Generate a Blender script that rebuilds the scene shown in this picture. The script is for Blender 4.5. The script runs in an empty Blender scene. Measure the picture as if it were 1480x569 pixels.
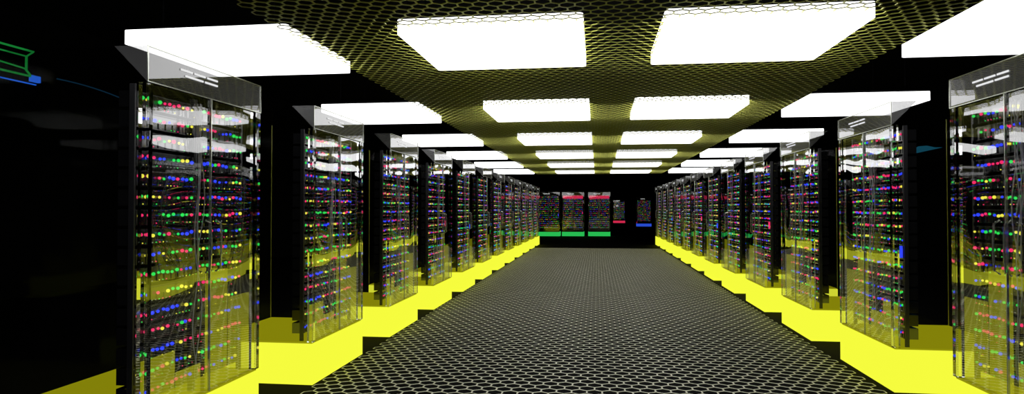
import bpy, math, random
from mathutils import Vector, Matrix
random.seed(7)
sc = bpy.context.scene
COL = sc.collection

# ------------------------------------------------------------------ materials
def new_mat(name):
    m = bpy.data.materials.new(name); m.use_nodes = True
    nt = m.node_tree; nt.nodes.clear()
    out = nt.nodes.new('ShaderNodeOutputMaterial')
    return m, nt, out

def principled(name, col, rough=0.4, metal=0.0, spec=0.5, noise=0.0, nscale=20, ior=1.5):
    m, nt, out = new_mat(name)
    b = nt.nodes.new('ShaderNodeBsdfPrincipled')
    b.inputs['Base Color'].default_value = (*col, 1)
    b.inputs['Roughness'].default_value = rough
    b.inputs['Metallic'].default_value = metal
    b.inputs['IOR'].default_value = ior
    b.inputs['Specular IOR Level'].default_value = spec
    if noise > 0:
        n = nt.nodes.new('ShaderNodeTexNoise'); n.inputs['Scale'].default_value = nscale
        r = nt.nodes.new('ShaderNodeMix'); r.data_type = 'RGBA'
        r.inputs['A'].default_value = (*[c*(1-noise) for c in col], 1)
        r.inputs['B'].default_value = (*[min(1, c*(1+noise)) for c in col], 1)
        nt.links.new(n.outputs['Fac'], r.inputs['Factor'])
        nt.links.new(r.outputs['Result'], b.inputs['Base Color'])
    nt.links.new(b.outputs[0], out.inputs[0])
    return m

def emis(name, col, s, sample=True):
    m, nt, out = new_mat(name)
    e = nt.nodes.new('ShaderNodeEmission')
    e.inputs[0].default_value = (*col, 1); e.inputs[1].default_value = s
    nt.links.new(e.outputs[0], out.inputs[0])
    if not sample:
        try: m.cycles.emission_sampling = 'NONE'
        except Exception: pass
    return m

def thin_glass(name, base=0.08, gain=0.7, power=2.0, tint=(1,1,1), wav=0.02, diff=0.0, dcol=(.5,.5,.5)):
    m, nt, out = new_mat(name)
    tr = nt.nodes.new('ShaderNodeBsdfTransparent'); tr.inputs[0].default_value = (*tint, 1)
    gl = nt.nodes.new('ShaderNodeBsdfGlossy'); gl.inputs['Roughness'].default_value = 0.01
    gl.inputs['Color'].default_value = (1,1,1,1)
    lw = nt.nodes.new('ShaderNodeLayerWeight'); lw.inputs['Blend'].default_value = 0.5
    p = nt.nodes.new('ShaderNodeMath'); p.operation = 'POWER'; p.inputs[1].default_value = power
    ma = nt.nodes.new('ShaderNodeMath'); ma.operation = 'MULTIPLY_ADD'
    ma.inputs[1].default_value = gain; ma.inputs[2].default_value = base; ma.use_clamp = True
    mx = nt.nodes.new('ShaderNodeMixShader')
    nt.links.new(lw.outputs['Facing'], p.inputs[0]); nt.links.new(p.outputs[0], ma.inputs[0])
    nt.links.new(ma.outputs[0], mx.inputs[0]); nt.links.new(tr.outputs[0], mx.inputs[1])
    nt.links.new(gl.outputs[0], mx.inputs[2])
    if diff > 0:
        d = nt.nodes.new('ShaderNodeBsdfDiffuse'); d.inputs[0].default_value=(*dcol,1)
        m2 = nt.nodes.new('ShaderNodeMixShader'); m2.inputs[0].default_value=diff
        nt.links.new(mx.outputs[0],m2.inputs[1]); nt.links.new(d.outputs[0],m2.inputs[2])
        nt.links.new(m2.outputs[0],out.inputs[0])
    else:
        nt.links.new(mx.outputs[0], out.inputs[0])
    if wav > 0:
        tc = nt.nodes.new('ShaderNodeTexCoord')
        n = nt.nodes.new('ShaderNodeTexNoise'); n.inputs['Scale'].default_value = 2.5
        n.inputs['Detail'].default_value = 0.0
        bp = nt.nodes.new('ShaderNodeBump'); bp.inputs['Strength'].default_value = 1.0
        bp.inputs['Distance'].default_value = wav
        nt.links.new(tc.outputs['Object'], n.inputs['Vector'])
        nt.links.new(n.outputs['Fac'], bp.inputs['Height'])
        nt.links.new(bp.outputs[0], gl.inputs['Normal'])
    return m

M_black = principled('black_wall_paint', (0.002,0.002,0.0025), 0.9, 0, 0.05)
M_slab  = principled('black_subfloor', (0.0015,0.0015,0.0015), 0.8, 0, 0.03)
M_grate = principled('grey_steel_grating', (0.62,0.61,0.47), 0.45, 0.2, 0.5, 0.15, 6)
M_cmesh = principled('steel_mesh_yellow_lit', (0.62,0.63,0.10), 0.35, 0.3, 0.5, 0.15, 6)  # yellow plinth light on the grey mesh put into its base colour
M_panel = emis('panel_diffuser_white', (1,1,1), 2.8)
M_yel = emis('yellow_plinth_glow', (0.85,0.90,0.045), 1.08)
M_olv = emis('olive_plinth_top_glow', (0.80,0.78,0.01), 0.34)
M_grn = emis('green_plinth_glow', (0.03,0.70,0.12), 0.7)
M_red = emis('red_plinth_glow', (0.85,0.03,0.10), 0.7)
M_blu = emis('blue_plinth_glow', (0.03,0.10,0.85), 0.7)
M_glass = thin_glass('cabinet_glass', base=0.07, gain=0.50, wav=0.006, tint=(0.97,0.97,0.97))
M_sglass = thin_glass('cabinet_side_glass', base=0.002, gain=0.02, power=3.0, wav=0.0, tint=(0.82,0.82,0.82))
M_head = thin_glass('header_glass', base=0.10, gain=0.5, tint=(0.5,0.5,0.5), wav=0.0, diff=0.24, dcol=(0.45,0.45,0.46))
M_edge = principled('polished_glass_edge', (0.55,0.57,0.50), 0.15, 0.8)
M_redge = principled('yellow_lit_glass_edge', (0.45,0.45,0.06), 0.25, 0.3)  # yellow light caught by the rear glass edges, put into the colour
M_chas = principled('server_chassis_black', (0.008,0.008,0.009), 0.08, 0.0, 0.6, ior=1.8)
M_rail = principled('rack_rail_dark_grey', (0.05,0.05,0.055), 0.25, 0.6)
M_cable = principled('cable_grey', (0.35,0.36,0.36), 0.3)
M_slot = emis('header_slot_white', (0.9,0.9,0.9), 0.9, False)

m, nt, out = new_mat('clear_post_glass')
g = nt.nodes.new('ShaderNodeBsdfGlass'); g.inputs['IOR'].default_value = 1.45
g.inputs['Roughness'].default_value = 0.0
nt.links.new(g.outputs[0], out.inputs[0]); M_post = m

# added panel glow standing in for plinth reflections in the glass, fades with height
m, nt, out = new_mat('yellow_plinth_reflection')
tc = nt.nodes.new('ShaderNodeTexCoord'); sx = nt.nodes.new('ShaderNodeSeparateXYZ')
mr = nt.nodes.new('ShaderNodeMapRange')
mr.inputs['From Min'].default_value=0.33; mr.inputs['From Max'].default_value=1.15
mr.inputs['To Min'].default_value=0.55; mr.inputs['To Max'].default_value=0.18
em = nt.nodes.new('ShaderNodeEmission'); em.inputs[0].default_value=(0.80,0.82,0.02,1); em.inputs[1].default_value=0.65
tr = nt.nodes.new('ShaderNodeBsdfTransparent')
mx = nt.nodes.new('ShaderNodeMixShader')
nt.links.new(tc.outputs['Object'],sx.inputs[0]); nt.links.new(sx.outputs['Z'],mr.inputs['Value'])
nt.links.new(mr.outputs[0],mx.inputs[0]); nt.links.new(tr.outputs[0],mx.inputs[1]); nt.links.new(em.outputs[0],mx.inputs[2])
nt.links.new(mx.outputs[0],out.inputs[0]); M_refl=m
try: m.cycles.emission_sampling='NONE'
except Exception: pass

LEDC = [((0.03,0.80,0.10),1.1),((0.03,0.80,0.10),1.1),((0.03,0.06,1.0),1.3),((0.95,0.03,0.16),1.1),
        ((0.95,0.88,0.08),1.1),((0.95,0.03,0.16),1.1),((0.03,0.06,1.0),1.3)]
M_led = [emis('led_%d' % i, c, s, False) for i,(c,s) in enumerate(LEDC)]
M_dim = emis('led_dim_white', (0.30,0.32,0.27), 0.7, False)

# ------------------------------------------------------------------ mesh helper
class MB:
    def __init__(s): s.v=[]; s.f=[]; s.m=[]
    def box(s, x0,x1,y0,y1,z0,z1, mi=0):
        b=len(s.v)
        s.v += [(x0,y0,z0),(x1,y0,z0),(x1,y1,z0),(x0,y1,z0),(x0,y0,z1),(x1,y0,z1),(x1,y1,z1),(x0,y1,z1)]
        for q in ((0,3,2,1),(4,5,6,7),(0,1,5,4),(1,2,6,5),(2,3,7,6),(3,0,4,7)):
            s.f.append(tuple(b+i for i in q)); s.m.append(mi)
    def quad(s, a,b,c,d, mi=0):
        k=len(s.v); s.v += [a,b,c,d]; s.f.append((k,k+1,k+2,k+3)); s.m.append(mi)
    def tri(s, a,b,c, mi=0):
        k=len(s.v); s.v += [a,b,c]; s.f.append((k,k+1,k+2)); s.m.append(mi)
    def poly_prism(s, pts, z0, z1, mi=0):
        k=len(s.v); n=len(pts)
        s.v += [(p[0],p[1],z0) for p in pts]+[(p[0],p[1],z1) for p in pts]
        s.f.append(tuple(k+i for i in range(n))[::-1]); s.m.append(mi)
        s.f.append(tuple(k+n+i for i in range(n))); s.m.append(mi)
        for i in range(n):
            j=(i+1)%n; s.f.append((k+i,k+j,k+n+j,k+n+i)); s.m.append(mi)
    def mesh(s, name, mats):
        me = bpy.data.meshes.new(name); me.from_pydata(s.v,[],s.f)
        for mt in mats: me.materials.append(mt)
        me.polygons.foreach_set('material_index', s.m); me.update()
        return me

def obj(name, me, parent=None, loc=(0,0,0)):
    o = bpy.data.objects.new(name, me); COL.objects.link(o); o.location = loc
    if parent: o.parent = parent
    return o

def tube(mb, pts, r, mi=0, n=6):
    rings=[]
    for i,p in enumerate(pts):
        p=Vector(p)
        a=Vector(pts[max(0,i-1)]); b=Vector(pts[min(len(pts)-1,i+1)])
        t=(b-a).normalized(); u=t.orthogonal().normalized(); w=t.cross(u)
        k=len(mb.v)
        for j in range(n):
            an=2*math.pi*j/n; q=p+u*math.cos(an)*r+w*math.sin(an)*r
            mb.v.append(tuple(q))
        rings.append(k)
    for a,b in zip(rings,rings[1:]):
        for j in range(n):
            mb.f.append((a+j,a+(j+1)%n,b+(j+1)%n,b+j)); mb.m.append(mi)

# ------------------------------------------------------------------ cabinet
W, DPT, H, BH = 1.10, 0.93, 2.20, 0.333
HZ = 2.02
def plinth_mesh(name, mat, low=False):
    b=MB()
    if low:
        b.box(0,W,0,DPT,0.0,0.21,0); b.box(0.02,W-0.02,0.02,DPT-0.02,0.21,BH,1)
        return b.mesh(name,[mat,M_chas])
    b.box(0,W,0,DPT,0.0,BH-0.012,0)
    b.box(0.012,W-0.012,0.012,DPT-0.012,BH-0.012,BH-0.001,1)
    return b.mesh(name,[mat,M_olv])
P_yel=plinth_mesh('plinth_yellow',M_yel); P_grn=plinth_mesh('plinth_green',M_grn,True)
P_red=plinth_mesh('plinth_red',M_red,True); P_blu=plinth_mesh('plinth_blue',M_blu,True)

# glass
b=MB(); e=0.012
z0,z1=BH,H
b.quad((e,e,z0),(W/2-0.006,e,z0),(W/2-0.006,e,HZ),(e,e,HZ),0)
b.quad((W/2+0.006,e,z0),(W-e,e,z0),(W-e,e,HZ),(W/2+0.006,e,HZ),0)
b.quad((e,e,z0),(e,DPT-e,z0),(e,DPT-e,z1),(e,e,z1),1)
b.quad((W-e,e,z0),(W-e,DPT-e,z0),(W-e,DPT-e,z1),(W-e,e,z1),1)
b.quad((e,DPT-e,z0),(W-e,DPT-e,z0),(W-e,DPT-e,z1),(e,DPT-e,z1),1)
b.quad((e,e,H-0.002),(W-e,e,H-0.002),(W-e,DPT-e,H-0.002),(e,DPT-e,H-0.002),1)
G_mesh=b.mesh('glass_panels',[M_glass,M_sglass])
# stepped glow sheets added behind the doors for plinth reflections
b=MB()
for (x0,x1,zt) in ((0.05,0.30,0.62),(0.305,0.53,0.50),(0.57,0.80,1.02),(0.805,1.05,0.84)):
    b.quad((x0,0.045,BH),(x1,0.045,BH),(x1,0.045,zt),(x0,0.045,zt))
RF={}
RF[0]=b.mesh('light_guide_yellow',[M_refl])
b=MB()
for (x0,x1,zt) in ((0.05,0.30,0.84),(0.305,0.53,1.02),(0.57,0.80,0.55),(0.805,1.05,0.66)):
    b.quad((x0,0.045,BH),(x1,0.045,BH),(x1,0.045,zt),(x0,0.045,zt))
RF[1]=b.mesh('added_reflection_yellow_b',[M_refl])
# header front fascia with side gussets
b=MB()
b.quad((0.0,0.0,HZ),(W,0.0,HZ),(W,0.0,H),(0.0,0.0,H),0)
b.tri((0,0,HZ),(0,0,H),(0,0.18,H),0); b.tri((W,0,HZ),(W,0,H),(W,0.18,H),0)
def slots(x0,x1,z,h): b.box(x0,x1,-0.006,-0.001,z,z+h,1)
slots(0.26,0.36,2.128,0.010); slots(0.38,0.48,2.128,0.010); slots(0.50,0.60,2.128,0.010)
slots(0.30,0.46,2.100,0.010); slots(0.48,0.60,2.100,0.010)
HD_mesh=b.mesh('header_fascia',[M_head,M_slot])
# posts
b=MB(); p=0.045
for (x,y) in ((0,0),(W-p,0)):
    b.box(x,x+p,y,y+p,BH+0.001,HZ)
PO_mesh=b.mesh('corner_posts',[M_post])
# thin edges
b=MB(); t=0.005
for z in (H-t/2,HZ):
    b.box(0,W,-t,0.0,z-t/2,z+t/2)
for x in (0,W-t):
    b.box(x,x+t,DPT-t,DPT,BH,H-t,1)
    b.box(x,x+t,-t,0,HZ,H)
b.box(W/2-0.004,W/2+0.004,0.0,0.012,BH,HZ)
for x in (W/2-0.05,W/2+0.05):
    tube(b,[(x,0.0,1.02),(x,-0.03,1.04),(x,-0.035,1.12),(x,-0.035,1.22),(x,-0.03,1.30),(x,0.0,1.32)],0.006)
ED_mesh=b.mesh('frame_edges',[M_edge,M_redge])
# server units
ROWS=16; RP=(HZ-0.02-(BH+0.05))/ROWS
FY=0.11
b=MB()
for r in range(ROWS):
    z=BH+0.05+r*RP
    for (xa,xb) in ((0.06,W/2-0.02),(W/2+0.02,W-0.06)):
        b.box(xa,xb,FY,FY+0.09,z+0.006,z+RP-0.012,0)
        b.box(xa+0.01,xb-0.01,FY-0.006,FY,z+RP*0.80,z+RP*0.84,1)
        b.box(xa,xa+0.012,FY-0.012,FY,z+0.01,z+RP-0.016,1)
        b.box(xb-0.012,xb,FY-0.012,FY,z+0.01,z+RP-0.016,1)
        for k in range(1,8):
            x=xa+(xb-xa)*k/8
            b.box(x-0.0015,x+0.0015,FY-0.004,FY,z+0.012,z+RP*0.45,1)
for x in (0.045,W/2-0.015,W/2+0.003,W-0.057):
    b.box(x,x+0.012,FY-0.01,FY+0.02,BH,HZ,1)
SV_mesh=b.mesh('server_units',[M_chas,M_rail])

import bmesh
bmx=bmesh.new(); bmesh.ops.create_icosphere(bmx,subdivisions=2,radius=1)
ICV=[v.co.copy() for v in bmx.verts]; ICF=[[v.index for v in f.verts] for f in bmx.faces]
bmx.free()
def led_mesh(name, seed, reflcol):
    rnd=random.Random(seed); b=MB()
    def ball(x,y,z,r,mi):
        k=len(b.v)
        for c in ICV: b.v.append((x+c.x*r,y+c.y*r,z+c.z*r))
        for f in ICF: b.f.append(tuple(k+i for i in f)); b.m.append(mi)
    for r in range(ROWS):
        zc=BH+0.05+(r+0.55)*RP
        n=25
        run=rnd.randrange(7)
        for i in range(n):
            x=0.075+(W-0.15)*i/(n-1)
            if abs(x-W/2)<0.022: continue
            if rnd.random()<0.8: run=rnd.randrange(7)
            if rnd.random()<0.12: continue
            ball(x+rnd.uniform(-.006,.006),FY-0.012,zc+rnd.uniform(-.006,.006),rnd.uniform(.0068,.0108),run)
        for i in range(34):
            if rnd.random()<0.5: continue
            x=0.075+(W-0.15)*i/33
            ball(x,FY-0.008,zc-RP*0.40,0.0032,rnd.choice([7,7,0,3,4]))
    if reflcol is not None:
        z=rnd.uniform(1.0,1.3)
        b.box(W-0.09,W-0.065,FY-0.03,FY-0.014,z,z+0.09,reflcol)  # added glow strip drawn for a coloured reflection of the far plinths
    return b.mesh(name,M_led+[M_dim])
LEDS=[led_mesh('led_array_a',1,None),led_mesh('led_array_b',2,2),led_mesh('led_array_c',3,3),led_mesh('led_array_d',4,None)]
# cables
CB=[]
for s in range(2):
    rnd=random.Random(30+s); b=MB()
    for k in range(6):
        x=W/2+rnd.uniform(-0.03,0.03); pts=[]
        z=HZ-0.03; x0=x; zend=rnd.uniform(0.9,1.6) if k<4 else 0.4
        ph=rnd.uniform(0,6)
        while z>zend:
            pts.append((x0+0.02*math.sin(ph+z*9),0.07+0.015*math.sin(ph*2+z*5),z)); z-=0.04
        tube(b,pts,0.003,0,5)
    CB.append(b.mesh('cable_bundle',[M_cable]))
def cabinet(loc, rz, plinth=P_yel, i=0, redtop=None, refl=0):
    e=bpy.data.objects.new('server_cabinet',None); COL.objects.link(e)
    e.empty_display_size=0.2
    e.location=loc; e.rotation_euler=(0,0,rz)
    obj('plinth',plinth,e); obj('glass_panels',G_mesh,e); obj('header_fascia',HD_mesh,e)
    obj('corner_posts',PO_mesh,e); obj('frame_edges',ED_mesh,e); obj('server_units',SV_mesh,e)
    obj('led_array',LEDS[i%len(LEDS)],e); obj('cable_bundle',CB[i%2],e)
    if refl is not None: obj('added_reflection',RF[refl],e)
    if redtop:
        b=MB(); b.box(0.05,W-0.05,0.02,0.05,HZ-0.14,HZ+0.03)
        obj('lit_header_strip',b.mesh('lit_header_strip',[redtop]),e)
    return e
XF=2.22
seq=[0,0,1,0,3,2,1,0,2,3,1,2,0,2,1,0]
for n in range(0,12):
    yf=4.064+1.92*n
    cabinet((-XF,yf-W,0),math.radians(90),i=seq[(n+2)%16] if n else 0,refl=0)
    yr=4.44+1.92*n
    cabinet((XF,yr,0),math.radians(-90),i=seq[(n+5)%16],refl=1)
# cross cabinets at far end
def cross(px,off,plinth,i,red=None):
    D=940*1.386/off; X=px*D*0.991/940; Y=(D+X*0.13)/0.991
    cabinet((X-W/2,Y,0),0,plinth,i,red,None)
cross(-70,40,P_grn,1); cross(-35,40,P_grn,2,M_red); cross(3,40,P_grn,3,M_red)
cross(32,21,P_red,1); cross(68,26,P_blu,0)

# ------------------------------------------------------------------ hex grids
def hexgrid(name, mat, x0,x1,y0,y1, pitch, bar, z0,z1):
    R=pitch/math.sqrt(3); ri=(pitch/2-bar/2)/(pitch/2)*R
    ang=[math.radians(30+60*k) for k in range(6)]
    oc=[(R*math.cos(a),R*math.sin(a)) for a in ang]; ic=[(ri*math.cos(a),ri*math.sin(a)) for a in ang]
    v=[];f=[]
    row=0; y=y0
    while y<y1:
        x=x0+(pitch/2 if row%2 else 0)
        while x<x1:
            k=len(v)
            for (a,c) in oc: v.append((x+a,y+c,z1))
            for (a,c) in ic: v.append((x+a,y+c,z1))
            for (a,c) in ic: v.append((x+a,y+c,z0))
            for (a,c) in oc: v.append((x+a,y+c,z0))
            for i in range(6):
                j=(i+1)%6
                f.append((k+i,k+j,k+6+j,k+6+i))
                f.append((k+6+i,k+6+j,k+12+j,k+12+i))
                f.append((k+12+i,k+12+j,k+18+j,k+18+i))
            x+=pitch
        y+=1.5*R; row+=1
    me=bpy.data.meshes.new(name); me.from_pydata(v,[],f); me.materials.append(mat); me.update()
    return obj(name,me)
hexgrid('floor_grating',M_grate,-XF+0.07,XF-0.07,-1.5,22.9,0.115,0.012,-0.003,0.0)
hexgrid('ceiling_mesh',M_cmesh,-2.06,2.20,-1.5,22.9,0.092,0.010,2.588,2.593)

# ------------------------------------------------------------------ ceiling panels
PX=[(-3.32,-2.10),(-1.325,-0.087),(0.433,1.686),(2.33,3.56)]
def rounded(x0,x1,y0,y1,r,n=4):
    pts=[]
    for (cx,cy,a0) in ((x1-r,y0+r,-90),(x1-r,y1-r,0),(x0+r,y1-r,90),(x0+r,y0+r,180)):
        for k in range(n+1):
            a=math.radians(a0+90*k/n); pts.append((cx+r*math.cos(a),cy+r*math.sin(a)))
    return pts
for r in range(-1,6):
    yf=5.36+3.31*r; yn=yf-1.18
    for (a,c) in PX:
        b=MB(); w=(c-a)/2; h=0.59
        b.poly_prism(rounded(-w,w,-h,h,0.03),0.0,0.095,0)
        b.box(-w+0.1,w-0.1,-h+0.1,h-0.1,0.096,0.13,1)
        for sx in (-1,1):
            for sy in (-1,1):
                b.box(sx*w*0.7-0.004,sx*w*0.7+0.004,sy*h*0.7-0.004,sy*h*0.7+0.004,0.13,1.946,1)
        obj('ceiling_light_panel',b.mesh('ceiling_light_panel',[M_panel,M_black]),None,((a+c)/2,(yn+yf)/2,2.551))

# ------------------------------------------------------------------ room
def slab(name,x0,x1,y0,y1,z0,z1,mat):
    b=MB(); b.box(x0,x1,y0,y1,z0,z1); return obj(name,b.mesh(name,[mat]))
slab('floor',-9,9,-6,68,-0.10,-0.004,M_slab)
slab('ceiling',-9,9,-6,68,4.5,4.6,M_black)
slab('wall_left',-9.1,-9,-6,68,-0.1,4.6,M_black)
slab('wall_right',9,9.1,-6,68,-0.1,4.6,M_black)
slab('wall_back',-9,9,68,68.1,-0.1,4.6,M_black)
slab('wall_front',-9,9,-6.1,-6,-0.1,4.6,M_black)

def place(px,off,X):
    D=940*abs(X)/0.991/abs(px); return (D+X*0.13)/0.991, 1.386+off/940*D
N_g=emis('neon_green',(0.02,0.5,0.08),0.35,False); N_b=emis('neon_blue',(0.02,0.15,0.9),0.8,False)
N_t=emis('teal_reflection',(0.01,0.10,0.16),0.7,False); N_d=emis('teal_reflection_dim',(0.005,0.03,0.06),0.7,False)  # teal emission serves the added reflection streaks
y,z=place(-838,212,-8.93)
b=MB()
tube(b,[(0,-0.5,0.22),(0,0.25,0.22),(0,0.12,0.12),(0,0.12,-0.10),(0,0.22,-0.18),(0,-0.5,-0.18)],0.018,0)
tube(b,[(0,-0.4,0.12),(0,0.12,0.12)],0.014,0); tube(b,[(0,-0.4,-0.05),(0,0.12,-0.08)],0.014,0)
b.box(-0.03,0.03,0.20,0.36,-0.26,-0.16,1)
tube(b,[(0,-0.6,-0.30),(0,0.30,-0.30)],0.012,1)
obj('neon_wall_sign',b.mesh('neon_wall_sign',[N_g,N_b]),None,(-8.93,y,z))
y,z=place(-730,171,-8.93); b=MB()
tube(b,[(0,-0.8+0.2*k,0.05-0.012*k*(k-3)*0.2) for k in range(9)],0.012,0)
obj('teal_reflection_arc',b.mesh('teal_reflection_arc',[N_d]),None,(-8.93,y,z))  # added glowing arc drawn for a teal streak of reflection
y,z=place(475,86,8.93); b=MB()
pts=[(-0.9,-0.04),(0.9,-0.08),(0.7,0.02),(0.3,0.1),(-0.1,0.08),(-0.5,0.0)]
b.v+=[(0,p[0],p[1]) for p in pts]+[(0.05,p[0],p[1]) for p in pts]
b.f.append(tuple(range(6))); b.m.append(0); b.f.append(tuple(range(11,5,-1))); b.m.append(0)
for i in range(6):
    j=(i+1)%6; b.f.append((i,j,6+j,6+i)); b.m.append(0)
obj('teal_reflection_fin',b.mesh('teal_reflection_fin',[N_t]),None,(8.90,y,z))  # added glowing fin shape standing in for a teal reflection

# ------------------------------------------------------------------ world / camera
w=bpy.data.worlds.new('World'); sc.world=w; w.use_nodes=True
w.node_tree.nodes['Background'].inputs[0].default_value=(0,0,0,1)
w.node_tree.nodes['Background'].inputs[1].default_value=0.0
cam=bpy.data.cameras.new('camera'); co=bpy.data.objects.new('camera',cam); COL.objects.link(co)
cam.sensor_width=36; cam.sensor_fit='HORIZONTAL'; cam.lens=36*940/1480
cam.clip_end=200
co.location=(0,0,1.386)
co.rotation_euler=(math.radians(90)+math.atan(16.5/940),0,math.atan(123/940))
sc.camera=co
sc.view_settings.view_transform='Standard'
sc.view_settings.look='None'
try:
    sc.cycles.transparent_max_bounces=20
    sc.cycles.max_bounces=9
except Exception: pass
